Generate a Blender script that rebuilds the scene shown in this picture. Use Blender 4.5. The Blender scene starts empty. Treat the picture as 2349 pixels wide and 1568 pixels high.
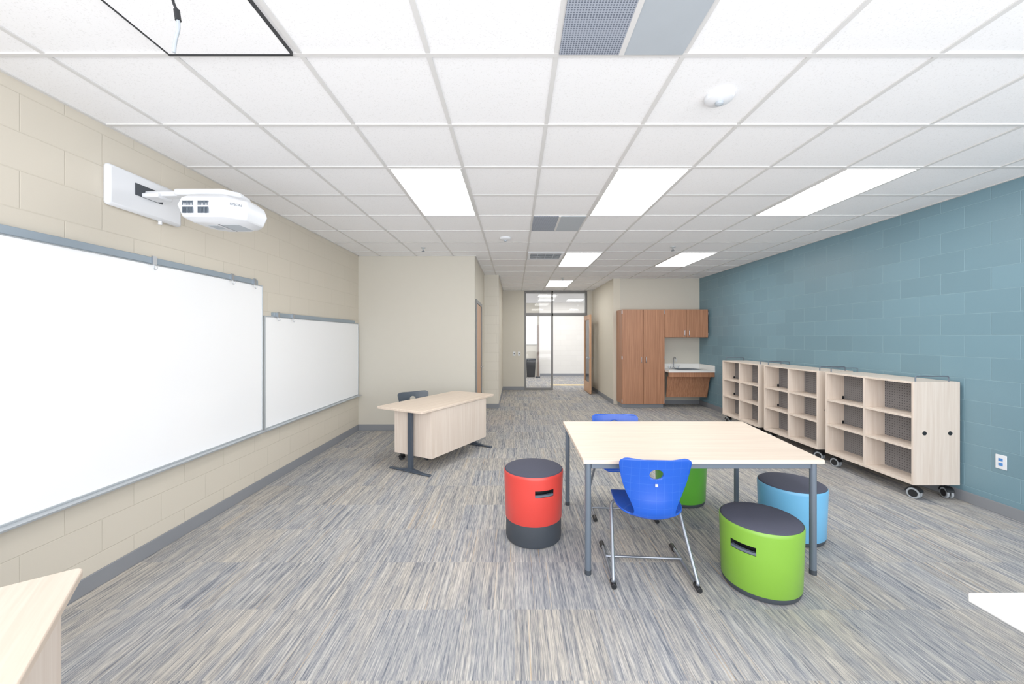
import bpy, bmesh, math, random
from mathutils import Vector, Matrix
random.seed(4)
S = bpy.context.scene
COL = S.collection
S.view_settings.view_transform = 'Standard'
S.view_settings.look = 'None'
S.view_settings.exposure = 0.17
S.view_settings.gamma = 1.12
CH = 2.91   # ceiling height
CAMZ = 1.56

# ------------------------------------------------------------------ materials
def lin(c):
    out = []
    for v in c:
        v = v / 255.0
        out.append(v / 12.92 if v <= 0.04045 else ((v + 0.055) / 1.055) ** 2.4)
    return (out[0], out[1], out[2], 1.0)

def base_mat(name):
    m = bpy.data.materials.new(name)
    m.use_nodes = True
    nt = m.node_tree
    b = nt.nodes["Principled BSDF"]
    return m, nt, b

def N(nt, t, **kw):
    n = nt.nodes.new(t)
    for k, v in kw.items():
        setattr(n, k, v)
    return n

def plain(name, col, rough=0.5, metal=0.0, var=0.04, scale=8.0, bump=0.0, spec=0.5):
    m, nt, b = base_mat(name)
    c = lin(col)
    tc = N(nt, "ShaderNodeTexCoord")
    no = N(nt, "ShaderNodeTexNoise")
    no.inputs["Scale"].default_value = scale
    no.inputs["Detail"].default_value = 4
    nt.links.new(tc.outputs["Object"], no.inputs["Vector"])
    mx = N(nt, "ShaderNodeMix", data_type='RGBA')
    mx.inputs[6].default_value = tuple(min(1, v * (1 - var)) for v in c[:3]) + (1,)
    mx.inputs[7].default_value = tuple(min(1, v * (1 + var)) for v in c[:3]) + (1,)
    nt.links.new(no.outputs["Fac"], mx.inputs[0])
    nt.links.new(mx.outputs[2], b.inputs["Base Color"])
    b.inputs["Roughness"].default_value = rough
    b.inputs["Metallic"].default_value = metal
    b.inputs["Specular IOR Level"].default_value = spec
    if bump > 0:
        bp = N(nt, "ShaderNodeBump")
        bp.inputs["Strength"].default_value = bump
        bp.inputs["Distance"].default_value = 0.002
        n2 = N(nt, "ShaderNodeTexNoise")
        n2.inputs["Scale"].default_value = 220
        nt.links.new(tc.outputs["Object"], n2.inputs["Vector"])
        nt.links.new(n2.outputs["Fac"], bp.inputs["Height"])
        nt.links.new(bp.outputs["Normal"], b.inputs["Normal"])
    return m

def wood(name, c1, c2, scl=(40, 40, 1.5), rough=0.45):
    m, nt, b = base_mat(name)
    tc = N(nt, "ShaderNodeTexCoord")
    mp = N(nt, "ShaderNodeMapping")
    mp.inputs["Scale"].default_value = scl
    nt.links.new(tc.outputs["Object"], mp.inputs["Vector"])
    no = N(nt, "ShaderNodeTexNoise")
    no.inputs["Scale"].default_value = 1.0
    no.inputs["Detail"].default_value = 6
    no.inputs["Roughness"].default_value = 0.6
    no.inputs["Distortion"].default_value = 0.4
    nt.links.new(mp.outputs[0], no.inputs["Vector"])
    cr = N(nt, "ShaderNodeValToRGB")
    cr.color_ramp.elements[0].position = 0.35
    cr.color_ramp.elements[0].color = lin(c1)
    cr.color_ramp.elements[1].position = 0.65
    cr.color_ramp.elements[1].color = lin(c2)
    nt.links.new(no.outputs["Fac"], cr.inputs[0])
    nt.links.new(cr.outputs[0], b.inputs["Base Color"])
    b.inputs["Roughness"].default_value = rough
    return m

def block(name, col, mortar, axis='y', rough=0.5, bumpd=0.003, off=0.0, mott=0.05):
    m, nt, b = base_mat(name)
    tc = N(nt, "ShaderNodeTexCoord")
    sp = N(nt, "ShaderNodeSeparateXYZ")
    nt.links.new(tc.outputs["Object"], sp.inputs[0])
    cb = N(nt, "ShaderNodeCombineXYZ")
    nt.links.new(sp.outputs[1 if axis == 'y' else 0], cb.inputs[0])
    ad = N(nt, "ShaderNodeMath", operation='ADD')
    ad.inputs[1].default_value = off
    nt.links.new(sp.outputs[2], ad.inputs[0])
    nt.links.new(ad.outputs[0], cb.inputs[1])
    br = N(nt, "ShaderNodeTexBrick")
    br.inputs["Scale"].default_value = 1.0
    br.inputs["Brick Width"].default_value = 0.406
    br.inputs["Row Height"].default_value = 0.203
    br.inputs["Mortar Size"].default_value = 0.004
    br.inputs["Mortar Smooth"].default_value = 0.6
    br.inputs["Bias"].default_value = 0.0
    c = lin(col)
    br.inputs["Color1"].default_value = tuple(v * (1 - mott) for v in c[:3]) + (1,)
    br.inputs["Color2"].default_value = tuple(min(1, v * (1 + mott)) for v in c[:3]) + (1,)
    br.inputs["Mortar"].default_value = lin(mortar)
    nt.links.new(cb.outputs[0], br.inputs["Vector"])
    nt.links.new(br.outputs["Color"], b.inputs["Base Color"])
    b.inputs["Roughness"].default_value = rough
    no = N(nt, "ShaderNodeTexNoise")
    no.inputs["Scale"].default_value = 90
    no.inputs["Detail"].default_value = 4
    nt.links.new(tc.outputs["Object"], no.inputs["Vector"])
    mu = N(nt, "ShaderNodeMath", operation='MULTIPLY_ADD')
    nt.links.new(br.outputs["Fac"], mu.inputs[0])
    mu.inputs[1].default_value = -1.0
    ml = N(nt, "ShaderNodeMath", operation='MULTIPLY')
    nt.links.new(no.outputs["Fac"], ml.inputs[0])
    ml.inputs[1].default_value = 0.3
    nt.links.new(ml.outputs[0], mu.inputs[2])
    bp = N(nt, "ShaderNodeBump")
    bp.inputs["Strength"].default_value = 0.6
    bp.inputs["Distance"].default_value = bumpd
    nt.links.new(mu.outputs[0], bp.inputs["Height"])
    nt.links.new(bp.outputs["Normal"], b.inputs["Normal"])
    return m

def carpet():
    m, nt, b = base_mat("carpet_tile")
    L = nt.links.new
    tc = N(nt, "ShaderNodeTexCoord")
    sp = N(nt, "ShaderNodeSeparateXYZ")
    L(tc.outputs["Object"], sp.inputs[0])
    def math_(op, a, bb=None, c=None):
        n = N(nt, "ShaderNodeMath", operation=op)
        for i, v in enumerate((a, bb, c)):
            if v is None: continue
            if isinstance(v, (int, float)): n.inputs[i].default_value = v
            else: L(v, n.inputs[i])
        return n.outputs[0]
    T = 0.457
    ix = math_('FLOOR', math_('DIVIDE', sp.outputs[0], T))
    iy = math_('FLOOR', math_('DIVIDE', math_('ADD', sp.outputs[1], 0.08), T))
    cell = N(nt, "ShaderNodeCombineXYZ")
    L(ix, cell.inputs[0]); L(iy, cell.inputs[1])
    wn = N(nt, "ShaderNodeTexWhiteNoise", noise_dimensions='2D')
    L(cell.outputs[0], wn.inputs["Vector"])
    rnd = wn.outputs["Value"]
    def streak(sx, sy, zoff, detail, rough=0.6):
        cb = N(nt, "ShaderNodeCombineXYZ")
        L(math_('MULTIPLY', sp.outputs[0], sx), cb.inputs[0])
        L(math_('MULTIPLY', sp.outputs[1], sy), cb.inputs[1])
        L(math_('MULTIPLY_ADD', rnd, 60.0, zoff), cb.inputs[2])
        no = N(nt, "ShaderNodeTexNoise")
        no.inputs["Scale"].default_value = 1.0
        no.inputs["Detail"].default_value = detail
        no.inputs["Roughness"].default_value = rough
        L(cb.outputs[0], no.inputs["Vector"])
        return no.outputs["Fac"]
    broad = streak(9, 0.6, 1.0, 2)
    mid = streak(75, 1.0, 20.0, 2)
    fine = streak(190, 9.0, 40.0, 3, 0.65)
    s = math_('ADD', math_('MULTIPLY', mid, 0.42), math_('MULTIPLY', fine, 0.58))
    s = math_('ADD', s, math_('MULTIPLY', math_('SUBTRACT', broad, 0.5), 0.14))
    cr = N(nt, "ShaderNodeValToRGB")
    e = cr.color_ramp.elements
    e[0].position = 0.35; e[0].color = lin((104, 108, 117))
    e[1].position = 0.65; e[1].color = lin((204, 200, 194))
    k = e.new(0.46); k.color = lin((146, 147, 150))
    k = e.new(0.54); k.color = lin((174, 171, 167))
    L(s, cr.inputs[0])
    # warm / cool drift between tiles
    mx = N(nt, "ShaderNodeMix", data_type='RGBA', blend_type='MULTIPLY')
    mx.inputs[0].default_value = 1.0
    L(cr.outputs[0], mx.inputs[6])
    cr2 = N(nt, "ShaderNodeValToRGB")
    cr2.color_ramp.elements[0].position = 0.38; cr2.color_ramp.elements[0].color = (0.92, 0.94, 0.975, 1)
    cr2.color_ramp.elements[1].position = 0.62; cr2.color_ramp.elements[1].color = (1.0, 0.965, 0.915, 1)
    L(math_('ADD', math_('MULTIPLY', broad, 0.75), math_('MULTIPLY', rnd, 0.25)), cr2.inputs[0])
    L(cr2.outputs[0], mx.inputs[7])
    # thin golden threads
    th = streak(110, 0.5, 80.0, 1)
    thm = N(nt, "ShaderNodeValToRGB")
    thm.color_ramp.elements[0].position = 0.69; thm.color_ramp.elements[0].color = (0, 0, 0, 1)
    thm.color_ramp.elements[1].position = 0.73; thm.color_ramp.elements[1].color = (0.55, 0.55, 0.55, 1)
    L(th, thm.inputs[0])
    m2 = N(nt, "ShaderNodeMix", data_type='RGBA')
    L(thm.outputs[0], m2.inputs[0]); L(mx.outputs[2], m2.inputs[6])
    m2.inputs[7].default_value = lin((204, 174, 134))
    L(m2.outputs[2], b.inputs["Base Color"])
    b.inputs["Roughness"].default_value = 0.95
    b.inputs["Specular IOR Level"].default_value = 0.1
    bp = N(nt, "ShaderNodeBump")
    bp.inputs["Strength"].default_value = 0.35
    bp.inputs["Distance"].default_value = 0.003
    n2 = N(nt, "ShaderNodeTexNoise"); n2.inputs["Scale"].default_value = 260
    L(tc.outputs["Object"], n2.inputs["Vector"])
    L(n2.outputs["Fac"], bp.inputs["Height"]); L(bp.outputs["Normal"], b.inputs["Normal"])
    return m

def perf(name, col, dot, ax=(1, 2), pitch=0.025, rad=0.2, rough=0.5):
    m, nt, b = base_mat(name)
    L = nt.links.new
    tc = N(nt, "ShaderNodeTexCoord"); sp = N(nt, "ShaderNodeSeparateXYZ")
    L(tc.outputs["Object"], sp.inputs[0])
    cb = N(nt, "ShaderNodeCombineXYZ")
    for i, a in enumerate(ax):
        d = N(nt, "ShaderNodeMath", operation='DIVIDE'); d.inputs[1].default_value = pitch
        L(sp.outputs[a], d.inputs[0])
        f = N(nt, "ShaderNodeMath", operation='FRACT'); L(d.outputs[0], f.inputs[0])
        g = N(nt, "ShaderNodeMath", operation='SUBTRACT'); L(f.outputs[0], g.inputs[0]); g.inputs[1].default_value = 0.5
        L(g.outputs[0], cb.inputs[i])
    ln = N(nt, "ShaderNodeVectorMath", operation='LENGTH'); L(cb.outputs[0], ln.inputs[0])
    lt = N(nt, "ShaderNodeMath", operation='LESS_THAN'); L(ln.outputs["Value"], lt.inputs[0]); lt.inputs[1].default_value = rad
    mx = N(nt, "ShaderNodeMix", data_type='RGBA')
    L(lt.outputs[0], mx.inputs[0]); mx.inputs[6].default_value = lin(col); mx.inputs[7].default_value = lin(dot)
    L(mx.outputs[2], b.inputs["Base Color"]); b.inputs["Roughness"].default_value = rough
    return m

def shellmat(name, col, line):
    m, nt, b = base_mat(name)
    L = nt.links.new
    tc = N(nt, "ShaderNodeTexCoord"); sp = N(nt, "ShaderNodeSeparateXYZ")
    L(tc.outputs["Object"], sp.inputs[0])
    outs = []
    for a in (0, 2):
        d = N(nt, "ShaderNodeMath", operation='DIVIDE'); d.inputs[1].default_value = 0.05; L(sp.outputs[a], d.inputs[0])
        f = N(nt, "ShaderNodeMath", operation='FRACT'); L(d.outputs[0], f.inputs[0])
        l = N(nt, "ShaderNodeMath", operation='LESS_THAN'); L(f.outputs[0], l.inputs[0]); l.inputs[1].default_value = 0.03
        outs.append(l.outputs[0])
    mxm = N(nt, "ShaderNodeMath", operation='MAXIMUM'); L(outs[0], mxm.inputs[0]); L(outs[1], mxm.inputs[1])
    no = N(nt, "ShaderNodeTexNoise"); no.inputs["Scale"].default_value = 14; L(tc.outputs["Object"], no.inputs["Vector"])
    mu = N(nt, "ShaderNodeMath", operation='MULTIPLY'); L(mxm.outputs[0], mu.inputs[0]); L(no.outputs["Fac"], mu.inputs[1])
    mu2 = N(nt, "ShaderNodeMath", operation='MULTIPLY'); L(mu.outputs[0], mu2.inputs[0]); mu2.inputs[1].default_value = 0.22
    mx = N(nt, "ShaderNodeMix", data_type='RGBA')
    L(mu2.outputs[0], mx.inputs[0]); mx.inputs[6].default_value = lin(col); mx.inputs[7].default_value = lin(line)
    L(mx.outputs[2], b.inputs["Base Color"]); b.inputs["Roughness"].default_value = 0.32
    return m

def emis(name, col, st):
    m, nt, b = base_mat(name)
    b.inputs["Base Color"].default_value = (0.9, 0.9, 0.9, 1)
    b.inputs["Emission Color"].default_value = lin(col)
    b.inputs["Emission Strength"].default_value = st
    return m

def ceiling_mat():
    m, nt, b = base_mat("acoustic_tile")
    L = nt.links.new
    tc = N(nt, "ShaderNodeTexCoord")
    no = N(nt, "ShaderNodeTexNoise"); no.inputs["Scale"].default_value = 150; no.inputs["Detail"].default_value = 3
    L(tc.outputs["Object"], no.inputs["Vector"])
    cr = N(nt, "ShaderNodeValToRGB")
    cr.color_ramp.elements[0].position = 0.33; cr.color_ramp.elements[0].color = lin((232, 232, 233))
    cr.color_ramp.elements[1].position = 0.42; cr.color_ramp.elements[1].color = lin((245, 245, 247))
    L(no.outputs["Fac"], cr.inputs[0]); L(cr.outputs[0], b.inputs["Base Color"])
    b.inputs["Roughness"].default_value = 0.95
    bp = N(nt, "ShaderNodeBump"); bp.inputs["Strength"].default_value = 0.12; bp.inputs["Distance"].default_value = 0.001
    L(no.outputs["Fac"], bp.inputs["Height"]); L(bp.outputs["Normal"], b.inputs["Normal"])
    return m

def glass_mat():
    m = bpy.data.materials.new("clear_glass"); m.use_nodes = True
    nt = m.node_tree; nt.nodes.clear()
    o = N(nt, "ShaderNodeOutputMaterial"); t = N(nt, "ShaderNodeBsdfTransparent"); g = N(nt, "ShaderNodeBsdfGlossy")
    g.inputs["Roughness"].default_value = 0.03
    fr = N(nt, "ShaderNodeFresnel"); fr.inputs[0].default_value = 1.35
    mx = N(nt, "ShaderNodeMixShader")
    nt.links.new(fr.outputs[0], mx.inputs[0]); nt.links.new(t.outputs[0], mx.inputs[1]); nt.links.new(g.outputs[0], mx.inputs[2])
    nt.links.new(mx.outputs[0], o.inputs[0])
    return m

M_beige_block = block("beige_block", (209, 201, 186), (202, 194, 178), 'y', mott=0.012, bumpd=0.002)
M_beige_block_x = block("beige_block_face", (212, 206, 193), (200, 193, 180), 'x', mott=0.02)
M_teal = block("teal_block", (108, 141, 155), (126, 158, 171), 'y', rough=0.42, off=0.05, mott=0.06)
M_drywall = plain("beige_drywall", (204, 199, 187), 0.7, var=0.015, bump=0.15)
M_drywall2 = plain("hall_drywall", (214, 207, 192), 0.7, var=0.015, bump=0.15)
M_white_block = block("white_block", (228, 225, 220), (218, 215, 209), 'x', mott=0.02)
M_base = plain("grey_vinyl_base", (130, 133, 139), 0.55)
M_carpet = carpet()
M_ceil = ceiling_mat()
M_grid = plain("white_ceiling_grid", (214, 213, 212), 0.6, var=0.01)
M_maple = wood("maple_laminate", (217, 198, 180), (228, 211, 194), (1.5, 40, 40))
M_maple_v = wood("maple_laminate_vertical", (219, 202, 187), (230, 216, 203), (40, 40, 1.5))
M_walnut = wood("brown_cabinet_laminate", (146, 98, 70), (176, 124, 92), (45, 45, 1.2))
M_doorwood = wood("door_veneer", (186, 138, 102), (206, 160, 122), (40, 40, 1.5))
M_greymetal = plain("grey_painted_metal", (98, 109, 122), 0.4, 0.2)
M_darkmetal = plain("dark_slate_metal", (66, 76, 90), 0.45, 0.2)
M_frame = plain("grey_door_frame", (122, 122, 122), 0.5)
M_steel = plain("satin_steel", (176, 180, 186), 0.28, 0.9)
M_tube = plain("silver_tube", (150, 156, 166), 0.3, 0.75)
M_alu = plain("aluminium_trim", (184, 190, 195), 0.4, 0.4)
M_rail = plain("grey_rail", (144, 158, 170), 0.4, 0.3)
M_wb = plain("whiteboard_enamel", (250, 251, 253), 0.16, var=0.003)
M_black = plain("black_plastic", (22, 24, 28), 0.4)
M_charcoal = plain("charcoal_plastic", (54, 60, 68), 0.5)
M_cushion = plain("dark_slate_fabric", (62, 64, 80), 0.9, var=0.08, scale=90, bump=0.4)
M_red = plain("red_plastic", (214, 62, 54), 0.35, var=0.02)
M_green = plain("lime_green_plastic", (122, 174, 54), 0.35, var=0.02)
M_greenb = plain("green_plastic", (84, 166, 48), 0.35, var=0.02)
M_sky = plain("sky_blue_plastic", (104, 176, 220), 0.35, var=0.02)
M_whitep = plain("white_plastic", (228, 231, 236), 0.35, var=0.01)
M_counter = plain("white_solid_surface", (236, 236, 234), 0.3, var=0.01)
M_bluechair = shellmat("blue_chair_shell", (18, 78, 186), (130, 172, 235))
M_darkchair = shellmat("grey_chair_shell", (66, 74, 84), (100, 108, 118))
M_perf = perf("perforated_grey_panel", (122, 120, 122), (42, 42, 46), (1, 2), 0.026, 0.17)
M_perf_c = perf("perforated_vent", (160, 168, 182), (94, 102, 118), (0, 1), 0.012, 0.34)
M_ventsolid = plain("grey_vent_panel", (172, 180, 188), 0.5)
M_wheelgrey = plain("light_grey_rubber", (158, 164, 170), 0.5)
M_light = emis("light_diffuser", (255, 254, 250), 9.5)
M_window = emis("daylight_pane", (225, 238, 255), 0.8)
M_glass = glass_mat()
M_yellow = plain("yellow_floor_strip", (222, 196, 142), 0.7)
M_seatblue = plain("blue_port", (70, 130, 200), 0.5)

# ------------------------------------------------------------------ mesh helpers
class B:
    def __init__(s): s.bm = bmesh.new()
    def box(s, x0, x1, y0, y1, z0, z1):
        v = [s.bm.verts.new((x, y, z)) for z in (z0, z1) for y in (y0, y1) for x in (x0, x1)]
        for f in ((0, 2, 3, 1), (4, 5, 7, 6), (0, 1, 5, 4), (1, 3, 7, 5), (3, 2, 6, 7), (2, 0, 4, 6)):
            s.bm.faces.new([v[i] for i in f])
        return s
    def hexa(s, pts):
        v = [s.bm.verts.new(p) for p in pts]
        for f in ((0, 3, 2, 1), (4, 5, 6, 7), (0, 1, 5, 4), (1, 2, 6, 5), (2, 3, 7, 6), (3, 0, 4, 7)):
            s.bm.faces.new([v[i] for i in f])
        return s
    def prism(s, pts, z0, z1):
        a = [s.bm.verts.new((p[0], p[1], z0)) for p in pts]
        b = [s.bm.verts.new((p[0], p[1], z1)) for p in pts]
        n = len(pts)
        s.bm.faces.new(a[::-1]); s.bm.faces.new(b)
        for i in range(n):
            s.bm.faces.new((a[i], a[(i + 1) % n], b[(i + 1) % n], b[i]))
        return s
    def sweep(s, pts, r, seg=12, r1=None):
        pts = [Vector(p) for p in pts]
        n = len(pts)
        t0 = (pts[1] - pts[0]).normalized()
        up = Vector((0, 0, 1)) if abs(t0.z) < 0.9 else Vector((1, 0, 0))
        nrm = t0.cross(up).normalized()
        rings = []
        pt = t0
        for i in range(n):
            if i == 0: t = t0
            elif i == n - 1: t = (pts[-1] - pts[-2]).normalized()
            else: t = ((pts[i] - pts[i - 1]).normalized() + (pts[i + 1] - pts[i]).normalized()).normalized()
            q = pt.rotation_difference(t); nrm = (q @ nrm).normalized(); pt = t
            bn = t.cross(nrm)
            rr = r if r1 is None else r + (r1 - r) * i / (n - 1)
            rings.append([s.bm.verts.new(pts[i] + (nrm * math.cos(a) + bn * math.sin(a)) * rr)
                          for a in [2 * math.pi * k / seg for k in range(seg)]])
        for i in range(n - 1):
            for k in range(seg):
                s.bm.faces.new((rings[i][k], rings[i][(k + 1) % seg], rings[i + 1][(k + 1) % seg], rings[i + 1][k]))
        s.bm.faces.new(rings[0][::-1]); s.bm.faces.new(rings[-1])
        return s
    def cyl(s, p0, p1, r, seg=20, r1=None):
        return s.sweep([p0, p1], r, seg, r1)
    def lathe(s, prof, seg=48, cx=0, cy=0):
        rings = []
        for r, z in prof:
            if r < 1e-6: rings.append([s.bm.verts.new((cx, cy, z))])
            else: rings.append([s.bm.verts.new((cx + r * math.cos(2 * math.pi * k / seg), cy + r * math.sin(2 * math.pi * k / seg), z)) for k in range(seg)])
        for i in range(len(rings) - 1):
            a, b = rings[i], rings[i + 1]
            for k in range(seg):
                k2 = (k + 1) % seg
                if len(a) == 1 and len(b) == 1: continue
                if len(a) == 1: s.bm.faces.new((a[0], b[k2], b[k]))
                elif len(b) == 1: s.bm.faces.new((a[k], a[k2], b[0]))
                else: s.bm.faces.new((a[k], a[k2], b[k2], b[k]))
        return s
    def make(s, name, mat, parent=None, bevel=0.0, smooth=True, label=None, recalc=True, ang=35):
        if recalc: bmesh.ops.recalc_face_normals(s.bm, faces=s.bm.faces)
        me = bpy.data.meshes.new(name); s.bm.to_mesh(me); s.bm.free()
        me.materials.append(mat)
        if smooth:
            me.polygons.foreach_set("use_smooth", [True] * len(me.polygons))
            me.set_sharp_from_angle(angle=math.radians(ang))
        o = bpy.data.objects.new(name, me); COL.objects.link(o)
        if parent: o.parent = parent
        if bevel > 0:
            md = o.modifiers.new("bevel", 'BEVEL'); md.width = bevel; md.segments = 2
            md.limit_method = 'ANGLE'; md.angle_limit = math.radians(40)
        if label: o["label"] = label
        return o

def rnd(pts, r, n=6):
    P = [Vector(p) for p in pts]; out = [P[0]]
    for i in range(1, len(P) - 1):
        a = (P[i - 1] - P[i]); b = (P[i + 1] - P[i])
        rr = min(r, a.length * .49, b.length * .49)
        A = P[i] + a.normalized() * rr; C = P[i] + b.normalized() * rr
        for k in range(n + 1):
            t = k / n
            out.append(A * (1 - t) ** 2 + P[i] * 2 * t * (1 - t) + C * t * t)
    out.append(P[-1]); return out

def thing(name, label, cat, loc=(0, 0, 0), rot=0.0, group=None):
    e = bpy.data.objects.new(name, None); e.empty_display_size = 0.1
    COL.objects.link(e); e.location = loc; e.rotation_euler = (0, 0, rot)
    e["label"] = label; e["category"] = cat
    if group: e["group"] = group
    return e

def struct(o, label=None):
    o["kind"] = "structure"
    if label: o["label"] = label
    return o

# ------------------------------------------------------------------ room shell
XL, XR = -2.61, 4.27
struct(B().box(-5, 8.5, -0.8, 15.7, -0.1, 0).make("floor", M_carpet, smooth=False), "grey, blue and tan striated carpet tiles")
struct(B().box(-5, 8.5, -0.8, 15.7, CH, CH + 0.1).make("ceiling", M_ceil, smooth=False), "white speckled acoustic ceiling tiles")
struct(B().box(XL - .2, XL, -0.5, 6.42, 0, CH).make("wall_left", M_beige_block, smooth=False), "beige painted concrete block wall")
struct(B().box(XL - .2, -0.67, 6.42, 6.57, 0, CH).make("wall_closet", M_drywall, smooth=False), "smooth beige drywall partition")
struct(B().box(-0.82, -0.67, 6.57, 8.4, 0, CH).make("wall_closet_side", M_drywall2, smooth=False), "beige drywall return with a wooden door")
struct(B().box(-0.82, -0.355, 8.4, 8.6, 0, CH).make("wall_pier", M_beige_block_x, smooth=False), "beige painted block pier")
struct(B().box(-0.50, -0.355, 8.6, 11.3, 0, CH).make("wall_passage", M_drywall2, smooth=False), "beige passage wall")
struct(B().box(-0.50, 0.28, 11.3, 11.45, 0, CH).box(2.125, 2.43, 11.3, 11.45, 0, CH).make("wall_far", M_drywall, smooth=False), "beige end wall around the glazed entrance")
struct(B().box(2.278, 2.43, 8.9, 11.3, 0, CH).make("wall_passage_right", M_drywall2, smooth=False), "beige passage wall")
struct(B().box(2.43, XR, 8.9, 9.05, 0, CH).make("wall_sink", M_drywall, smooth=False), "beige wall behind the cabinets")
struct(B().box(XR, XR + .2, -0.5, 9.05, 0, CH).make("wall_right", M_teal, smooth=False), "teal blue painted concrete block wall")
struct(B().box(0.98, 8.4, 15.3, 15.5, 0, CH).make("wall_corridor", M_white_block, smooth=False), "white painted block corridor wall")
struct(B().box(-5, 0.98, 15.5, 15.7, 0, CH).make("wall_corridor_end", M_drywall, smooth=False), "pale corridor wall with a window")

bt, bh = 0.012, 0.10
def bb(n, *a): struct(B().box(*a).make("baseboard_" + n, M_base, bevel=0.003), "grey vinyl cove base")
bb("left", XL, XL + bt, -0.5, 6.42, 0, bh)
bb("closet", XL + bt, -0.67, 6.42 - bt, 6.42, 0, bh)
bb("closet_side", -0.67, -0.67 + bt, 7.66, 8.4 - bt, 0, bh)
bb("pier", -0.67, -0.355, 8.4 - bt, 8.4, 0, bh)
bb("passage", -0.355, -0.355 + bt, 8.4, 11.3 - bt, 0, bh)
bb("far", -0.355, 0.28, 11.3 - bt, 11.3, 0, bh)
bb("passage_right", 2.278 - bt, 2.278, 8.9 - bt, 11.3, 0, bh)
bb("sink", 3.285, XR - bt, 8.9 - bt, 8.9, 0, bh)
bb("right", XR - bt, XR, -0.5, 8.9, 0, bh)
bb("corridor", 1.0, 8.4, 15.288, 15.3, 0, bh)

# ceiling grid
g = B(); w = 0.012; zt = CH - 0.006
regs = [(XL, XR, -0.5, 6.42), (-0.67, XR, 6.42, 8.4), (-0.355, XR, 8.4, 8.9), (-0.355, 2.278, 8.9, 11.3)]
for (x0, x1, y0, y1) in regs:
    for k in range(-8, 12):
        x = 0.198 + 0.61 * k
        if x0 + .02 < x < x1 - .02: g.box(x - w, x + w, y0, y1, zt, CH)
    for k in range(-6, 20):
        y = 1.84 + 0.61 * k
        if y0 + .0 < y < y1: g.box(x0, x1, y - w, y + w, zt - 0.0008, CH)
# wall angle
g.box(XL, XL + .022, -.5, 6.42, zt, CH).box(XR - .022, XR, -.5, 8.9, zt, CH).box(XL, -0.67, 6.398, 6.42, zt, CH)
g.box(2.278, XR, 8.878, 8.9, zt, CH).box(-0.67, -.648, 6.42, 8.4, zt, CH).box(-.355, -.333, 8.4, 11.3, zt, CH)
struct(g.make("trim_1", M_grid, smooth=False), "white suspended ceiling grid bars")

# ------------------------------------------------------------------ ceiling fixtures
def cell(kx): return 0.198 + 0.61 * kx
def ceil_light(x0, y0, dy=1.22, col=None):
    t = thing("ceiling_light", "recessed rectangular white ceiling light, switched on", "ceiling light",
              (x0 + .305, y0 + dy / 2, CH - 0.01), group="recessed ceiling lights")
    a, c = .305 - .012, dy / 2 - .012
    B().box(-a, a, -c, -c + .014, -0.002, 0.008).box(-a, a, c - .014, c, -0.002, 0.008).box(-a, -a + .014, -c + .014, c - .014, -0.002, 0.008).box(a - .014, a, -c + .014, c - .014, -0.002, 0.008).make("frame", M_grid, t)
    B().box(-a + .014, a - .014, -c + .014, c - .014, 0.0, 0.006).make("diffuser", M_light, t, label="glowing white diffuser")
for (kx, y) in ((-2, 3.06), (1, 3.06), (4, 3.06), (1, 6.11), (4, 6.11), (1, 9.16)):
    ceil_light(cell(kx), y)
ceil_light(0.75, 12.3, 0.61); ceil_light(0.85, 13.9, 0.61); ceil_light(1.9, 13.9, 0.61)

def ceil_vent(y0):
    t = thing("ceiling_vent", "square ceiling return vent, half perforated and half plain grey", "vent", (cell(0) + .305, y0 + .305, CH - 0.008), group="grey ceiling vents")
    B().box(-.293, -.01, -.293, .293, -0.004, 0.006).make("perforated_panel", M_perf_c, t, label="perforated grey metal half")
    B().box(.014, .293, -.293, .293, -0.004, 0.006).make("plain_panel", M_ventsolid, t, label="plain grey metal half")
    B().box(-.01, .014, -.293, .293, -0.007, 0.006).make("divider", M_grid, t)
ceil_vent(1.23); ceil_vent(4.28)
t = thing("air_diffuser", "white louvred air supply diffuser in the ceiling", "vent", (cell(0) + .305, 6.11 + .305, CH - 0.006))
fb = B().box(-.29, .29, -.29, -.2, -.008, .004).box(-.29, .29, .2, .29, -.008, .004).box(-.29, -.25, -.2, .2, -.008, .004).box(.25, .29, -.2, .2, -.008, .004)
fb.make("frame", M_whitep, t)
B().box(-.25, .25, -.2, .2, 0.001, .004).make("throat", M_charcoal, t, label="dark opening behind the louvres")
lv = B()
for i in range(5):
    y = -.19 + i * .08
    lv.hexa([(-.25, y, -.016), (.25, y, -.016), (.25, y + .006, -.016), (-.25, y + .006, -.016),
             (-.25, y + .02, .0), (.25, y + .02, .0), (.25, y + .026, .0), (-.25, y + .026, .0)])
for x in (-.13, 0, .13): lv.box(x - .004, x + .004, -.2, .2, -.010, 0)
lv.make("louvres", M_whitep, t)

# ajar tile with black strips standing in for the shade in its reveal
t = thing("ceiling_access_panel", "white ceiling access panel with a dark shadow gap around it", "ceiling panel", (-1.344, 1.50, CH - 0.01))
B().box(-.285, .285, -.28, .315, -0.008, 0.01).make("panel", M_ceil, t, smooth=False)
B().box(-.294, -.287, -.29, .327, -0.010, 0.01).box(.287, .291, -.29, .327, -0.010, 0.01).box(-.287, .287, .317, .327, -0.010, 0.01).make("gap_shade_strip", M_black, t, label="thin black strip standing in for the shadow gap")

t = thing("hanging_cable", "white cable with a black connector dangling from the ceiling", "cable", (-1.28, 1.45, CH))
B().sweep(rnd([(0, 0, 0), (0.004, 0, -.04), (-.012, 0, -.08), (.006, 0, -.12)], .03), .005, 10).make("upper_cable", M_black, t)
B().sweep([(.006, 0, -.12), (.012, 0, -.16)], .010, 12).make("connector", M_black, t)
B().sweep(rnd([(.012, 0, -.16), (.014, 0, -.19), (0, 0, -.24), (-.004, 0, -.28)], .03), .006, 10).make("lower_cable", M_ventsolid, t)

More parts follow.
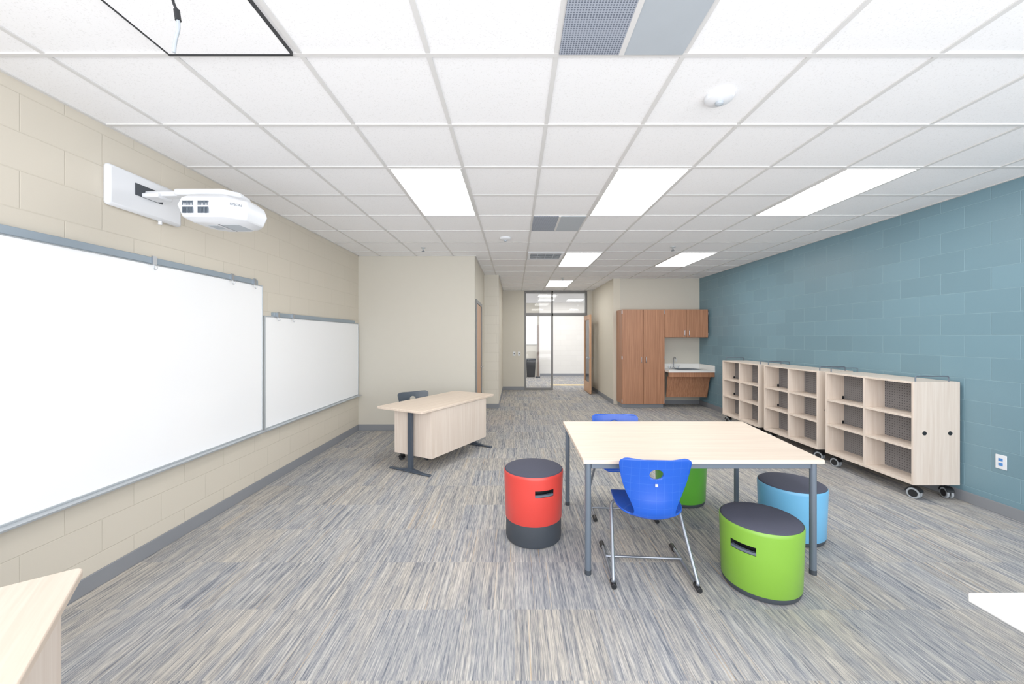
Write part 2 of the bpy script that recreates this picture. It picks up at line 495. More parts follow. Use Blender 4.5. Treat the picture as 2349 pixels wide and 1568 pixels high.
def detector(x, y, s=1.0):
    t = thing("smoke_detector", "round white smoke detector mounted on a ceiling tile", "smoke detector", (x, y, CH), group="ceiling smoke detectors")
    B().lathe([(0, -.0), (.075 * s, 0), (.077 * s, -.012 * s), (.07 * s, -.024 * s), (.045 * s, -.034 * s), (0, -.036 * s)], 36).make("housing", M_whitep, t)
    B().lathe([(0, -.034 * s), (.022 * s, -.034 * s), (.02 * s, -.048 * s), (.008 * s, -.054 * s), (0, -.054 * s)], 24).make("sensor", M_ventsolid, t)
detector(1.147, 2.16); detector(-0.13, 5.25)
def sprinkler(x, y):
    t = thing("fire_sprinkler", "small metal fire sprinkler head under the ceiling", "sprinkler", (x, y, CH), group="ceiling sprinklers")
    B().lathe([(0, 0), (.04, 0), (.036, -.008), (.012, -.01), (.012, -.03), (0, -.03)], 24).make("escutcheon", M_alu, t)
    B().cyl((-.012, 0, -.03), (0, 0, -.055), .003, 8).cyl((.012, 0, -.03), (0, 0, -.055), .003, 8).lathe([(0, -.052), (.024, -.053), (.024, -.057), (0, -.058)], 20).make("deflector", M_greymetal, t)
for p in ((-1.39, 5.84), (2.38, 5.8), (1.1, 8.85)): sprinkler(*p)

# ------------------------------------------------------------------ whiteboards
def whiteboard(y0, y1, z0, z1, rail0, rail1, clips, label):
    t = thing("whiteboard", label, "whiteboard", (XL, y0, z0), group="wall whiteboards")
    Lh, H = y1 - y0, z1 - z0
    B().box(.0, .018, .012, Lh - .012, .012, H - .012).make("panel", M_wb, t)
    B().box(0, .024, 0, .012, 0, H).box(0, .024, Lh - .012, Lh, 0, H).box(0, .024, .012, Lh - .012, H - .012, H).box(0, .024, .012, Lh - .012, 0, .012).make("frame", M_alu, t, bevel=.002)
    B().hexa([(0, 0, -.022), (.075, 0, -.012), (.075, Lh, -.012), (0, Lh, -.022), (0, 0, 0), (.08, 0, .002), (.08, Lh, .002), (0, Lh, 0)]).make("tray", M_alu, t, bevel=.002)
    B().box(.0, .036, rail0 - y0, rail1 - y0, H - .005, H + .04).make("map_rail", M_rail, t, bevel=.003)
    for c in clips:
        cb = B().box(.036, .05, c - y0 - .014, c - y0 + .014, H - .012, H + .048)
        cb.sweep(rnd([(.043, c - y0, H - .01), (.043, c - y0, H - .045), (.06, c - y0, H - .05), (.065, c - y0, H - .03)], .012), .003, 8)
        cb.make("rail_clip", M_steel, t)
whiteboard(0.30, 3.955, 0.60, 2.085, 0.35, 3.86, (2.74, 3.5, 3.80), "large white dry-erase board with grey rail and tray")
whiteboard(3.985, 6.37, 0.60, 1.78, 4.12, 6.20, (4.18, 4.46), "lower white dry-erase board beside the room corner")

# ------------------------------------------------------------------ projector
t = thing("projector", "white ultra-short-throw projector on a wall-mounted arm", "projector", (XL, 2.70, 2.45))
B().box(0, .045, -.27, .27, -.05, .215).make("wall_plate", M_whitep, t, bevel=.02)
B().box(.0455, .05, -.10, .10, .07, .15).make("plate_slot", M_charcoal, t, label="dark slotted opening in the plate")
B().box(.046, .38, -.035, .035, .085, .12).box(.046, .16, -.06, .06, .07, .10).make("arm", M_whitep, t, bevel=.008)
B().prism([(.30, -.1), (.62, -.1), (.70, -.02), (.68, .12), (.34, .12), (.27, .03)], .07, .115).make("mounting_bracket", M_whitep, t, bevel=.015)
# body : chamfered hull
X0, X1, Y0, Y1 = .40, .81, -.20, .17
bd = B()
lay = []
for z, ins in ((-.125, .06), (-.10, .018), (-.03, 0.0), (.02, .012), (.055, .05)):
    a = .07
    pts = [(X0 + ins, Y0 + ins + a * .3), (X0 + ins + a * .3, Y0 + ins), (X1 - ins - a * 1.3, Y0 + ins), (X1 - ins, Y0 + ins + a * 1.3),
           (X1 - ins, Y1 - ins - a), (X1 - ins - a, Y1 - ins), (X0 + ins + a, Y1 - ins), (X0 + ins, Y1 - ins - a)]
    lay.append([bd.bm.verts.new((p[0], p[1], z)) for p in pts])
for i in range(4):
    for k in range(8):
        bd.bm.faces.new((lay[i][k], lay[i][(k + 1) % 8], lay[i + 1][(k + 1) % 8], lay[i + 1][k]))
bd.bm.faces.new(lay[0][::-1]); bd.bm.faces.new(lay[-1])
bd.make("body", M_whitep, t, bevel=.008)
B().box(.50, .68, -.09, .06, .052, .075).make("top_cover", M_whitep, t, bevel=.01)
for base in (.05, .15):
    gr = B()
    for k in range(8): gr.box(X0 + base + k * .009, X0 + base + .0045 + k * .009, Y0 - .0015, Y0 + .004, -.085, -.045)
    for k in range(8): gr.box(X0 + base + k * .009, X0 + base + .0045 + k * .009, Y0 - .0015, Y0 + .008, -.035, -.005)
    gr.make("vent_grille", M_greymetal, t, label="grey slotted cooling grille")
B().box(.60, .72, -.07, .08, -.1275, -.124).make("lens_window", M_ventsolid, t, label="grey glass lens window")
B().box(.592, .600, -.08, .09, -.1275, -.124).make("lens_slot", M_charcoal, t, label="dark slot beside the lens window")
B().box(.50, .56, -.05, .04, -.1265, -.124).make("filter_cover", M_ventsolid, t)
cu = bpy.data.curves.new("lettering", 'FONT'); cu.body = "EPSON"; cu.size = .021; cu.extrude = .0006; cu.align_x = 'CENTER'
tmp = bpy.data.objects.new("tmp", cu); COL.objects.link(tmp)
bpy.context.view_layer.update()
me = bpy.data.meshes.new_from_object(tmp.evaluated_get(bpy.context.evaluated_depsgraph_get()))
bpy.data.objects.remove(tmp)
lo = bpy.data.objects.new("lettering", me); COL.objects.link(lo); lo.parent = t
me.materials.clear(); me.materials.append(M_greymetal)
lo.matrix_local = Matrix.Translation((X1 - .0445, Y0 + .0445, -.025)) @ Matrix.Rotation(math.radians(45), 4, 'Z') @ Matrix.Rotation(math.radians(90), 4, 'X')
lo["label"] = "small grey lettering"
B().cyl((.03, .10, -.05), (.03, .10, -.075), .012, 12).make("cable_nub", M_whitep, t)

# ------------------------------------------------------------------ entrance glazing
t = B().box(.28, .33, 11.31, 11.42, 0, CH - .008).box(2.07, 2.12, 11.31, 11.42, 0, CH - .008).box(1.075, 1.125, 11.31, 11.42, 0, CH - .008)\
    .box(.33, 2.07, 11.31, 11.42, CH - .07, CH - .008).box(.33, 2.07, 11.31, 11.42, 2.17, 2.26).box(.33, 1.075, 11.31, 11.42, 0, .06).make("window_1", M_frame, bevel=.004)
struct(t, "grey metal glazed entrance frame with sidelight and transom")
for nm, a in (("sidelight_glass", (.33, 1.075, .06, 2.17)), ("transom_glass", (.33, 1.075, 2.26, CH - .07)), ("transom_glass", (1.125, 2.07, 2.26, CH - .07))):
    B().box(a[0], a[1], 11.36, 11.366, a[2], a[3]).make(nm, M_glass, t, smooth=False)

def lever(parent, x, y, z, nx, dy):
    B().cyl((x, y, z), (x + nx * .01, y, z), .027, 20).sweep(rnd([(x, y, z), (x + nx * .055, y, z), (x + nx * .055, y + dy * .12, z)], .02), .009, 10)\
        .make("handle", M_steel, parent, label="satin steel lever handle")

# open wooden door
d2 = B().box(2.025, 2.068, 10.40, 10.52, .012, 2.16).box(2.025, 2.068, 11.18, 11.30, .012, 2.16).box(2.025, 2.068, 10.52, 11.18, .012, .30).box(2.025, 2.068, 10.52, 11.18, 2.03, 2.16).make("door_1", M_doorwood, bevel=.003)
struct(d2, "wooden entrance door with a glass panel, standing open")
B().box(2.043, 2.049, 10.52, 11.18, .30, 2.03).make("door_glass", M_glass, d2, smooth=False)
lever(d2, 2.025, 10.46, .98, -1, 1); lever(d2, 2.068, 10.46, .98, 1, 1)
# closet door
d1 = B().box(-.669, -.662, 6.60, 7.54, .01, 2.14).make("door_2", M_doorwood, bevel=.002)
struct(d1, "closed wooden door in a grey metal frame")
B().box(-.669, -.645, 6.54, 6.60, 0, 2.20).box(-.669, -.645, 7.54, 7.60, 0, 2.20).box(-.669, -.645, 6.60, 7.54, 2.14, 2.20).make("door_frame", M_frame, d1, bevel=.003, label="grey metal frame")
lever(d1, -.662, 7.44, .98, 1, -1)
for z in (.25, 1.05, 1.85): B().box(-.664, -.652, 6.59, 6.605, z, z + .12).make("hinge", M_steel, d1)

def plate(name, label, cat, loc, rot, col2=M_ventsolid, w=.075, h=.12, group=None, toggles=1):
    t = thing(name, label, cat, loc, rot, group)
    B().box(-w / 2, w / 2, -.008, 0, -h / 2, h / 2).make("cover_plate", M_whitep, t, bevel=.003)
    for i in range(toggles):
        x = 0; z = (i - (toggles - 1) / 2) * .04
        B().box(x - .014, x + .014, -.012, -.008, z - .012, z + .012).make("rocker" if cat == "switch" else "socket", col2, t)
plate("light_switch", "white wall switch beside the glazed entrance", "switch", (-.02, 11.3, 1.06), 0, M_charcoal, group="entrance wall switches")
plate("light_switch", "white wall switch beside the glazed entrance", "switch", (.13, 11.3, 1.06), 0, M_charcoal, group="entrance wall switches")
plate("wall_outlet", "white data outlet plate on the teal block wall", "outlet", (XR, 3.376, .462), math.radians(-90), M_seatblue, .078, .125, toggles=2)
plate("wall_outlet", "white outlet plate low on the passage wall", "outlet", (-.67, 8.0, .45), math.radians(90), M_ventsolid, toggles=2)

# corridor things
wn = B().box(.30, .34, 15.44, 15.5, 1.25, 2.45).box(.86, .90, 15.44, 15.5, 1.25, 2.45).box(.34, .86, 15.44, 15.5, 1.25, 1.29).box(.34, .86, 15.44, 15.5, 2.41, 2.45).box(.585, .615, 15.44, 15.5, 1.29, 2.41).box(.34, .86, 15.44, 15.5, 1.85, 1.88).make("window_2", M_whitep, bevel=.003)
struct(wn, "white corridor window with daylight behind")
B().box(.34, .86, 15.485, 15.499, 1.29, 2.41).make("window_pane", M_window, wn, smooth=False)
t = thing("waste_bin", "black rectangular waste bin standing in the corridor", "bin", (.62, 15.0, 0))
B().hexa([(-.15, -.13, 0), (.15, -.13, 0), (.15, .13, 0), (-.15, .13, 0), (-.19, -.16, .66), (.19, -.16, .66), (.19, .16, .66), (-.19, .16, .66)]).make("bin_body", M_black, t, bevel=.02)
B().box(-.2, .2, -.17, .17, .661, .71).make("bin_lid", M_charcoal, t, bevel=.02)
t = thing("corridor_post", "slim dark brown post standing by the corridor wall", "post", (.88, 14.6, 0))
B().box(-.04, .04, -.04, .04, 0.05, 2.0).make("post", plain("dark_bronze", (112, 98, 88), .5), t, bevel=.01)
B().box(-.08, .08, -.08, .08, 0, .05).make("post_foot", M_charcoal, t, bevel=.01)
struct(B().box(1.15, 3.5, 12.3, 12.6, 0.0, .004).make("trim_2", M_yellow, smooth=False), "pale yellow floor strip in the corridor")

# ------------------------------------------------------------------ cabinets
CY = 8.42
def pull(parent, x, y, z, h=.12):
    B().sweep(rnd([(x, y, z - h / 2), (x, y - .03, z - h / 2), (x, y - .03, z + h / 2), (x, y, z + h / 2)], .012), .005, 8).make("handle", M_steel, parent, label="slim steel pull handle")
def cdoor(parent, x0, x1, z0, z1, hx, hz):
    d = B().box(x0, x1, -.02, 0, z0, z1).make("door", M_walnut, parent, bevel=.002)
    pull(d, hx, -.02, hz)
t = thing("storage_cabinet", "tall brown wood-grain cabinet with two doors", "cabinet", (2.35, CY + .02, 0))
W = .93
B().box(0, W, 0, .455, .085, 2.16).make("body", M_walnut, t, bevel=.002)
B().box(.01, W - .01, .05, .40, 0, .085).make("toe_kick", M_base, t)
cdoor(t, .004, W / 2 - .003, .09, 2.155, W / 2 - .05, 1.06)
cdoor(t, W / 2 + .003, W - .004, .09, 2.155, W / 2 + .05, 1.06)
for z in (.15, 1.1, 2.1):
    B().box(-.008, .004, -.022, .01, z - .035, z + .035).make("hinge", M_steel, t)
    B().box(W - .010, W + .002, -.026, -.018, z - .035, z + .035).make("hinge", M_steel, t)
t = thing("wall_cabinet", "brown wood-grain wall cabinet with two doors above the sink", "cabinet", (3.285, CY + .02, 1.545))
W = .945
B().box(0, W, 0, .455, 0, .615).make("body", M_walnut, t, bevel=.002)
cdoor(t, .004, W / 2 - .003, .004, .611, W / 2 - .05, .10)
cdoor(t, W / 2 + .003, W - .004, .004, .611, W / 2 + .05, .10)
for z in (.04, .50): B().box(W - .004, W + .003, -.026, -.018, z, z + .06).make("hinge", M_steel, t)
# sink counter
t = thing("sink_counter", "white countertop with backsplash over a brown wood-grain apron", "counter", (3.285, 8.20, 0))
W = XR - 3.285 - .003
sx0, sx1, sy0, sy1 = .26, .76, .14, .50
B().box(0, W, 0, sy0, .80, .84).box(0, W, sy1, .697, .80, .84).box(0, sx0, sy0, sy1, .80, .84).box(sx1, W, sy0, sy1, .80, .84).make("worktop", M_counter, t)
B().box(0, W, .68, .697, .84, .94).box(W - .018, W, .0, .68, .84, .94).make("backsplash", M_counter, t, bevel=.002)
B().box(0, W, .015, .035, .70, .80).make("apron", M_walnut, t, bevel=.002)
B().hexa([(.02, .12, .69), (W - .02, .12, .69), (W - .02, .14, .70), (.02, .14, .70), (.02, .035, .70), (W - .02, .035, .70), (W - .02, .05, .70), (.02, .05, .70)]).make("apron_return", M_walnut, t)
B().hexa([(.03, .22, .24), (W - .08, .22, .24), (W - .08, .24, .24), (.03, .24, .24), (.03, .14, .69), (W - .03, .14, .69), (W - .03, .16, .69), (.03, .16, .69)]).make("knee_panel", M_walnut, t, label="sloping brown knee panel")
B().hexa([(W - .04, .30, .22), (W - .02, .30, .22), (W - .02, .69, .22), (W - .04, .69, .22), (W - .04, .17, .70), (W - .02, .17, .70), (W - .02, .69, .70), (W - .04, .69, .70)]).make("side_bracket", M_walnut, t)
scx, scy = (sx0 + sx1) / 2, (sy0 + sy1) / 2
a, c = .25, .18
sk = B().box(-a - .02, a + .02, -c - .02, -c, .0, .006).box(-a - .02, a + .02, c, c + .02, .0, .006).box(-a - .02, -a, -c, c, .0, .006).box(a, a + .02, -c, c, .0, .006).make("sink", M_steel, t, bevel=.002, label="stainless steel drop-in sink")
sk.location = (scx, scy, .84)
B().box(-a, -a + .004, -c, c, -.10, 0).box(a - .004, a, -c, c, -.10, 0).box(-a, a, -c, -c + .004, -.10, 0).box(-a, a, c - .004, c, -.10, 0).box(-a, a, -c, c, -.104, -.10).make("basin", M_steel, sk)
sp = [(0, 0, .02), (0, 0, .20)] + [(0, -.06 + .06 * math.cos(a), .20 + .06 * math.sin(a)) for a in [math.pi * k / 8 for k in range(1, 9)]] + [(0, -.12, .16)]
fc = B().lathe([(0, 0), (.028, 0), (.026, .02), (.014, .03), (0, .03)], 20).box(-.11, .11, -.025, .025, 0, .012).sweep(sp, .009, 12).make("faucet", M_steel, t, label="chrome gooseneck faucet with two wing handles")
fc.location = (.33, .56, .84)
for sx in (-1, 1):
    B().lathe([(0, 0.0), (.018, 0), (.014, .05), (0, .055)], 16, cx=sx * .09).sweep([(sx * .09, 0, .05), (sx * .12, -.07, .06)], .007, 10).make("tap_handle", M_steel, fc)

# ------------------------------------------------------------------ casters
def caster(parent, x, y, r=.045, rot=0.0, h=.143, wheelmat=M_wheelgrey):
    e = B()
    c, s_ = math.cos(rot), math.sin(rot)
    def R(p): return (x + p[0] * c - p[1] * s_, y + p[0] * s_ + p[1] * c, p[2])
    e.cyl((x, y, h - .012), (x, y, h), .03, 20)
    e.cyl((x, y, r + .03), (x, y, h - .012), .012, 12)
    n = 8
    for k in range(n):
        a0 = math.radians(10 + 150 * k / n); a1 = math.radians(10 + 150 * (k + 1) / n)
        r0, r1 = r * 1.04, r * 1.2
        P = []
        for xx in (-.03, .03):
            for (aa, rr) in ((a0, r0), (a1, r0), (a1, r1), (a0, r1)):
                P.append(R((xx, -.015 + math.cos(aa) * rr, r + math.sin(aa) * rr)))
        e.hexa(P)
    fk = e.make("caster", M_black, parent, label="swivel caster with dark hood")
    wb = B()
    for xx in (-.017, .017):
        wb.cyl(R((xx - .009, -.015, r)), R((xx + .009, -.015, r)), r, 24)
    wb.make("wheel", wheelmat, fk, bevel=.004)
    hb = B().cyl(R((-.029, -.015, r)), R((.029, -.015, r)), r * .68, 20).make("hub", M_black, fk)

# ------------------------------------------------------------------ bookcases
def bookcase(y0, label):
    t = thing("bookcase", label, "bookcase", (3.80, y0, 0), group="mobile maple bookcases along the teal wall")
    D, L_, z0, z1, th = .445, 1.045, .145, 1.13, .02
    B().box(0, D, 0, th, z0, z1).make("side_panel", M_maple_v, t, bevel=.0015)
    B().box(0, D, L_ - th, L_, z0, z1).make("side_panel", M_maple_v, t, bevel=.0015)
    B().box(0, D, th, L_ - th, z1 - th, z1).make("top_panel", M_maple_v, t, bevel=.0015)
    B().box(0, D, th, L_ - th, z0, z0 + .03).make("bottom_panel", M_maple_v, t, bevel=.0015)
    B().box(0, D, L_ / 2 - .011, L_ / 2 + .011, z0 + .03, z1 - th).make("divider", M_maple_v, t, bevel=.0015)
    for a, b_ in ((th, L_ / 2 - .011), (L_ / 2 + .011, L_ - th)):
        B().box(.219, .226, a, b_, z0 + .03, z1 - th).make("back_panel", M_perf, t, smooth=False, label="grey perforated metal back")
    for z in (.49, .79):
        for a, b_ in ((th, L_ / 2 - .011), (L_ / 2 + .011, L_ - th)):
            B().box(.003, .219, a, b_, z - .011, z + .011).make("shelf", M_maple_v, t, bevel=.0015)
            B().box(.226, D - .003, a, b_, z - .011, z + .011).make("shelf", M_maple_v, t, bevel=.0015)
        B().box(.19, .215, L_ - th - .004, L_ - th, z + .012, z + .05).make("shelf_bracket", M_black, t)
    for yy in (.03, L_ - .03):
        B().sweep(rnd([(.05, yy, z1), (.05, yy, z1 + .05), (.37, yy, z1 + .05), (.37, yy, z1)], .02), .006, 10).make("handle", M_greymetal, t, label="grey tubular push handle")
    for yy, s_ in ((0, -1), (L_, 1)):
        for xx in (.105, .35):
            B().cyl((xx, yy - .003, .64), (xx, yy + .003, .64), .02, 24).make("grommet", M_black, t)
    for (xx, yy, r) in ((.06, .07, .4), (D - .06, .07, -.3), (.06, L_ - .07, .2), (D - .06, L_ - .07, .1)):
        caster(t, xx, yy, .052, r, .145)
bookcase(3.67, "pale maple mobile bookcase with perforated back beside wall outlet")
bookcase(4.83, "pale maple mobile bookcase standing between two matching bookcases")
bookcase(6.00, "pale maple mobile bookcase standing beside the sink counter")

# ------------------------------------------------------------------ main table
t = thing("activity_table", "large pale maple table with grey metal legs", "table", (0, 0, 0))
B().prism([(.445, 2.50), (2.015, 2.50), (2.15, 3.64), (.455, 3.64)], .732, .76).make("tabletop", M_maple, t, bevel=.004)
legs = [(.482, 2.535), (1.963, 2.535), (2.06, 3.58), (.49, 3.58)]
fr = B()
for i in range(4):
    p, q = Vector(legs[i]), Vector(legs[(i + 1) % 4])
    dd = (q - p).normalized() * .02; n = Vector((-dd.y, dd.x)).normalized() * .012
    fr.hexa([((p + dd) - n)[:] + (.695,), ((q - dd) - n)[:] + (.695,), ((q - dd) + n)[:] + (.695,), ((p + dd) + n)[:] + (.695,),
             ((p + dd) - n)[:] + (.731,), ((q - dd) - n)[:] + (.731,), ((q - dd) + n)[:] + (.731,), ((p + dd) + n)[:] + (.731,)])
fr.make("apron", M_greymetal, t, bevel=.003)
for (x, y) in legs:
    l = B().cyl((x, y, .03), (x, y, .731), .0205, 24).make("leg", M_greymetal, t)
    B().cyl((x, y, 0), (x, y, .03), .0215, 24).make("foot", M_charcoal, l)

# right corner table
t = thing("side_table", "white laminate table with a pedestal leg", "table", (1.435, 1.222, 0), math.radians(1.0))
B().box(0, 1.35, -.75, 0, .72, .75).make("tabletop", M_counter, t, bevel=.006)
B().box(.45, .90, -.50, -.25, .68, .72).box(.64, .70, -.41, -.35, .04, .68).make("pedestal", M_greymetal, t, bevel=.004)
B().box(.35, 1.0, -.41, -.35, 0, .04).box(.64, .70, -.68, -.1, 0, .04).make("foot", M_greymetal, t, bevel=.006)

# ------------------------------------------------------------------ teacher desks
def desk(loc, rot, label):
    t = thing("teacher_desk", label, "desk", loc, rot, group="maple teacher desks")
    pts = []
    hx, hy, r = .75, .355, .03
    for cx, cy, a0 in ((hx - r, hy - r, 0), (-hx + r, hy - r, 90), (-hx + r, -hy + r, 180), (hx - r, -hy + r, 270)):
        for k in range(6):
            a = math.radians(a0 + 18 * k); pts.append((cx + r * math.cos(a), cy + r * math.sin(a)))
    B().prism(pts, .712, .74).make("desktop", M_maple, t, bevel=.004)
    B().box(-.575, -.555, -.32, .24, .17, .711).make("end_panel", M_maple_v, t, bevel=.002)
    B().box(.535, .555, -.32, .24, .17, .711).make("end_panel", M_maple_v, t, bevel=.002)
    B().box(-.575, .555, -.34, -.32, .17, .711).make("modesty_panel", M_maple_v, t, bevel=.002)
    for sx in (-1, 1):
        x = sx * .64
        B().hexa([(x - .02, -.11, .04), (x + .02, -.11, .04), (x + .02, -.05, .04), (x - .02, -.05, .04), (x - .02, -.11, .69), (x + .02, -.11, .69), (x + .02, -.05, .69), (x - .02, -.05, .69)]).box(x - .02, x + .02, -.28, .26, .69, .711).make("leg", M_darkmetal, t, bevel=.004)
        B().hexa([(x - .025, -.38, .008), (x + .025, -.38, .008), (x + .025, .24, .008), (x - .025, .24, .008), (x - .018, -.37, .02), (x + .018, -.37, .02), (x + .018, .23, .02), (x - .018, .23, .02)])\
            .hexa([(x - .022, -.25, .02), (x + .022, -.25, .02), (x + .022, .1, .02), (x - .022, .1, .02), (x - .02, -.11, .045), (x + .02, -.11, .045), (x + .02, -.05, .045), (x - .02, -.05, .045)])\
            .cyl((x, -.36, 0), (x, -.36, .01), .02, 12).cyl((x, .22, 0), (x, .22, .01), .02, 12).make("foot", M_darkmetal, t, bevel=.003)
desk((-.965, 5.035, 0), math.radians(61.3), "pale maple teacher desk with modesty panel and dark T-legs")
desk((-1.358, .569, 0), math.radians(128), "pale maple desk with rounded corner beside the whiteboard wall")

# ------------------------------------------------------------------ chairs
def catmull(P, n):
    out = []
    P = [Vector(p) for p in P]
    Q = [P[0] * 2 - P[1]] + P + [P[-1] * 2 - P[-2]]
    for i in range(1, len(Q) - 2):
        for k in range(n):
            t = k / n
            a, b_, c, d = Q[i - 1], Q[i], Q[i + 1], Q[i + 2]
            out.append(0.5 * ((2 * b_) + (c - a) * t + (2 * a - 5 * b_ + 4 * c - d) * t * t + (3 * b_ - a - 3 * c + d) * t ** 3))
    out.append(P[-1]); return out
SEAT = [(.445, .405, .13, .0, .0), (.445, .42, .165, 0, .0), (.43, .44, .19, 0, .0), (.38, .452, .208, 0, .004), (.28, .452, .215, 0, .012), (.17, .438, .21, 0, .02), (.09, .424, .185, 0.01, .024), (.045, .42, .145, .02, .02), (.015, .438, .128, .025, .012)]
BACK = [(.015, .438, .128, .025, .012), (.0, .475, .125, .032, .004), (-.003, .525, .142, .04, 0), (.002, .59, .172, .045, 0), (.002, .655, .196, .045, 0), (-.005, .712, .209, .045, 0), (-.015, .768, .218, .042, 0), (-.02, .79, .216, .04, 0), (-.023, .802, .20, .037, 0), (-.024, .807, .17, .034, 0)]
def shell_mesh(path, name, mat, parent, hole=None, n=8, nu=44):
    rows = catmull(path, n)
    bm = bmesh.new(); G = []
    for p in rows:
        y, z, w_, cy, cz = p
        G.append([bm.verts.new((u * w_, y + cy * u * u, z + cz * u * u)) for u in [-1 + 2 * k / nu for k in range(nu + 1)]])
    fs = []
    for i in range(len(G) - 1):
        for k in range(nu):
            fs.append(bm.faces.new((G[i][k], G[i][k + 1], G[i + 1][k + 1], G[i + 1][k])))
    if hole:
        hz, ra, rb = hole
        kill = []
        for f in fs:
            c = f.calc_center_median()
            if (c.x / ra) ** 2 + ((c.z - hz) / rb) ** 2 < 1: kill.append(f)
        vs = set(v for f in kill for v in f.verts)
        bmesh.ops.delete(bm, geom=kill, context='FACES')
        for v in vs:
            if v.is_valid and v.link_faces:
                dx, dz = v.co.x / ra, (v.co.z - hz) / rb
                l = math.hypot(dx, dz)
                if l > 1e-5: v.co.x = dx / l * ra; v.co.z = hz + dz / l * rb
    me = bpy.data.meshes.new(name); bm.to_mesh(me); bm.free()
    me.polygons.foreach_set("use_smooth", [True] * len(me.polygons))
    me.materials.append(mat)
    o = bpy.data.objects.new(name, me); COL.objects.link(o); o.parent = parent
    md = o.modifiers.new("thickness", 'SOLIDIFY'); md.thickness = .012; md.offset = 0
    bv = o.modifiers.new("soft", 'BEVEL'); bv.width = .003; bv.segments = 2; bv.limit_method = 'ANGLE'; bv.angle_limit = math.radians(60)
    return o
def school_chair(loc, rot, label, mat, base="sled", name="school_chair", group=None):
    t = thing(name, label, "chair", loc, rot, group)
    shell_mesh(SEAT, "seat", mat, t)
    shell_mesh(BACK, "backrest", mat, t, hole=(.715, .042, .033))
    B().box(-.008, .008, -.014, -.006, .64, .656).make("badge", M_whitep, t, label="tiny white square badge")
    if base == "sled":
        pts = rnd([(.255, .5, .022), (.258, .0, .022), (.222, .29, .428), (-.222, .29, .428), (-.258, 0, .022), (-.255, .5, .022)], .045, 8)
        B().sweep(pts, .0115, 14).cyl((-.256, .30, .032), (.256, .30, .032), .008, 12).make("frame", M_tube, t, label="silver bent-tube sled frame")
        B().box(-.07, .07, .08, .36, .418, .436).make("seat_bracket", M_charcoal, t, bevel=.004)
        for sx in (-1, 1):
            for yy in (.02, .47):
                B().cyl((sx * .256, yy - .035, .017), (sx * .256, yy + .035, .017), .017, 14).make("foot", M_black, t, bevel=.003)
    else:
        cx, cy = 0, .22
        B().cyl((cx, cy, .10), (cx, cy, .30), .026, 20).cyl((cx, cy, .30), (cx, cy, .425), .014, 16).box(-.08, .08, .12, .32, .415, .436).make("gas_column", M_black, t)
        st = B()
        for k in range(5):
            a = math.radians(90 + 72 * k)
            ex, ey = cx + .27 * math.cos(a), cy + .27 * math.sin(a)
            st.sweep([(cx, cy, .115), (ex, ey, .085)], .022, 12, .014)
        st.make("star_base", M_charcoal, t)
        for k in range(5):
            a = math.radians(90 + 72 * k)
            caster(t, cx + .27 * math.cos(a), cy + .27 * math.sin(a), .028, a, .082, M_charcoal)
school_chair((.87, 2.37, 0), math.radians(-4), "blue plastic shell chair with silver sled frame, backrest hole visible", M_bluechair, group="blue classroom chairs")
school_chair((.965, 3.73, 0), math.radians(176.5), "blue plastic shell chair tucked under the far side of the table", M_bluechair, group="blue classroom chairs")
school_chair((-1.40, 5.28, 0), math.radians(-143), "dark grey shell swivel chair behind the teacher desk", M_darkchair, base="star", name="swivel_chair")

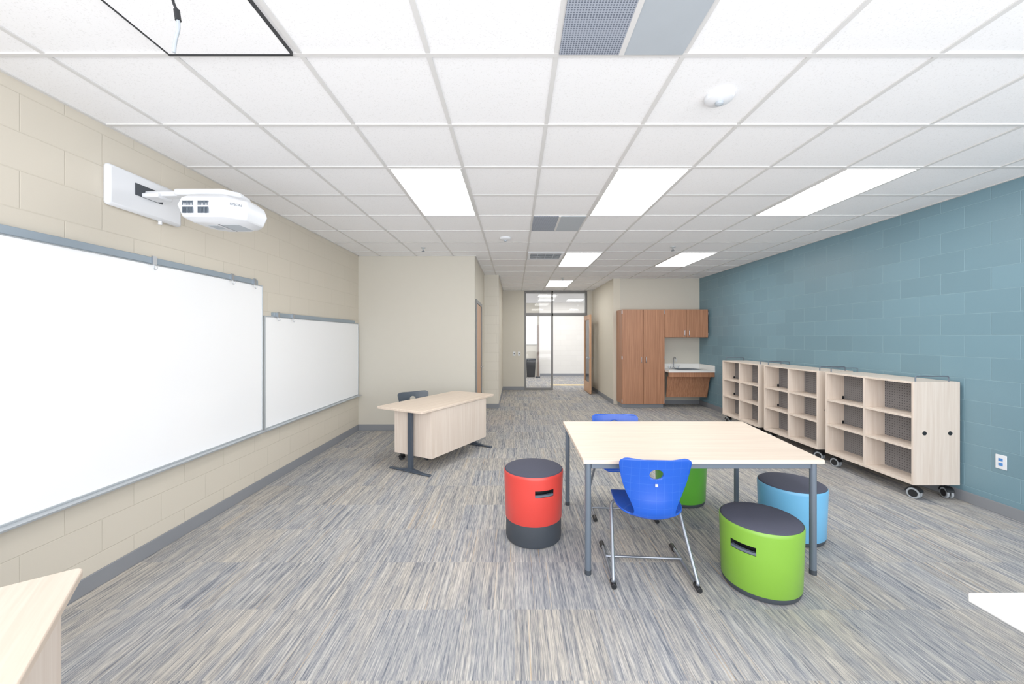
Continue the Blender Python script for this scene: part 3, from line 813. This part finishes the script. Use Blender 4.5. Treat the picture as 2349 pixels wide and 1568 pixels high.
# ------------------------------------------------------------------ stools
def stool(loc, slot_ang, h, mat, baseh, label, R=.232):
    t = thing("wobble_stool", label, "stool", loc, 0, group="round stools around the table")
    seg = 96
    zb = baseh
    zs = [zb, zb + .006, h - .150, h - .100, h - .03, h - .012, h - .004]
    rb = R - .012
    def rad(z): return rb + (R - rb) * (z - zb) / (h - zb)
    rr = [rad(zb) - .004, rad(zb), rad(h - .150), rad(h - .100), rad(h - .03), R - .001, R - .006]
    na = 20
    k0 = int(round(math.degrees(slot_ang) % 360 / 360 * seg)) - na // 4
    slot = [(k0 + i) % seg for i in range(na // 2)]
    bd = B()
    rings = [[bd.bm.verts.new((r * math.cos(2 * math.pi * k / seg), r * math.sin(2 * math.pi * k / seg), z)) for k in range(seg)] for r, z in zip(rr, zs)]
    for i in range(len(zs) - 1):
        for k in range(seg):
            if i == 2 and k in slot: continue
            bd.bm.faces.new((rings[i][k], rings[i][(k + 1) % seg], rings[i + 1][(k + 1) % seg], rings[i + 1][k]))
    bd.bm.faces.new(rings[0][::-1])
    body = bd.make("body", mat, t, recalc=False)
    # recess pocket
    pk = B()
    z0, z1 = zs[2], zs[3]
    ks = [k0 + i for i in range(na // 2 + 1)]
    def P(r, k, z): return pk.bm.verts.new((r * math.cos(2 * math.pi * k / seg), r * math.sin(2 * math.pi * k / seg), z))
    o0 = [P(rr[2], k, z0) for k in ks]; o1 = [P(rr[3], k, z1) for k in ks]
    i0 = [P(rr[2] - .05, k, z0) for k in ks]; i1 = [P(rr[3] - .05, k, z1) for k in ks]
    for i in range(len(ks) - 1):
        pk.bm.faces.new((i0[i], i0[i + 1], i1[i + 1], i1[i]))
        pk.bm.faces.new((o0[i], o0[i + 1], i0[i + 1], i0[i]))
        pk.bm.faces.new((i1[i], i1[i + 1], o1[i + 1], o1[i]))
    pk.bm.faces.new((o0[0], i0[0], i1[0], o1[0])); pk.bm.faces.new((o0[-1], o1[-1], i1[-1], i0[-1]))
    pk.make("hand_slot", M_black, t, label="dark recessed hand slot")
    gb = B()
    for i in range(len(ks) - 1):
        a0 = 2 * math.pi * ks[i] / seg; a1 = 2 * math.pi * ks[i + 1] / seg
        pp = []
        for z in (z0 + .002, z0 + .016):
            for (a, r) in ((a0, rr[2] - .002), (a1, rr[2] - .002), (a1, rr[2] - .022), (a0, rr[2] - .022)):
                pp.append((r * math.cos(a), r * math.sin(a), z))
        gb.hexa(pp)
    gb.make("grip_bar", M_greymetal, t)
    br = rb - .004
    B().lathe([(0, 0), (br - .02, 0), (br - .006, .006), (br, .02), (br, baseh), (0, baseh)], 72).make("base", M_charcoal, t, label="dark grey base")
    B().lathe([(0, h - .03), (R - .010, h - .03), (R - .006, h - .008), (R - .014, h + .002), (R - .04, h + .008), (R * .5, h + .012), (0, h + .013)], 72).make("seat_cushion", M_cushion, t, label="dark slate padded seat")
stool((.147, 3.03, 0), math.radians(-72), .535, M_red, .165, "red cylindrical stool raised on a dark grey base")
stool((1.555, 2.44, 0), math.radians(-148), .42, M_green, .035, "lime green cylindrical stool with a dark padded top")
stool((2.19, 3.05, 0), math.radians(40), .41, M_sky, .035, "sky blue cylindrical stool beside the table leg")
stool((1.59, 3.70, 0), math.radians(80), .42, M_greenb, .035, "bright green stool tucked behind the table")

# ------------------------------------------------------------------ light
wd = bpy.data.worlds.new("world"); S.world = wd; wd.use_nodes = True
bg = wd.node_tree.nodes["Background"]
bg.inputs[0].default_value = (0.95, 0.97, 1.0, 1); bg.inputs[1].default_value = 2.4
def area(name, loc, rot, sx, sy, p, col=(1, 1, 1)):
    l = bpy.data.lights.new(name, 'AREA'); l.shape = 'RECTANGLE'; l.size = sx; l.size_y = sy; l.energy = p; l.color = col
    o = bpy.data.objects.new(name, l); COL.objects.link(o); o.location = loc; o.rotation_euler = rot; return o
area("window_light", (0.8, -1.4, 1.6), (math.radians(90), 0, 0), 7, 2.6, 125, (0.97, 0.98, 1.0))
area("corridor_light", (2.0, 13.2, 2.88), (0, 0, 0), 4, 1.5, 40)

# ------------------------------------------------------------------ camera
cd = bpy.data.cameras.new("camera"); cd.sensor_fit = 'HORIZONTAL'; cd.sensor_width = 36.0; cd.lens = 883 / 2349 * 36
cd.shift_x = -6.5 / 2349; cd.shift_y = -12 / 2349; cd.clip_start = 0.05
co = bpy.data.objects.new("camera", cd); COL.objects.link(co)
co.location = (0, 0, CAMZ); co.rotation_euler = (math.radians(90), 0, 0)
S.camera = co
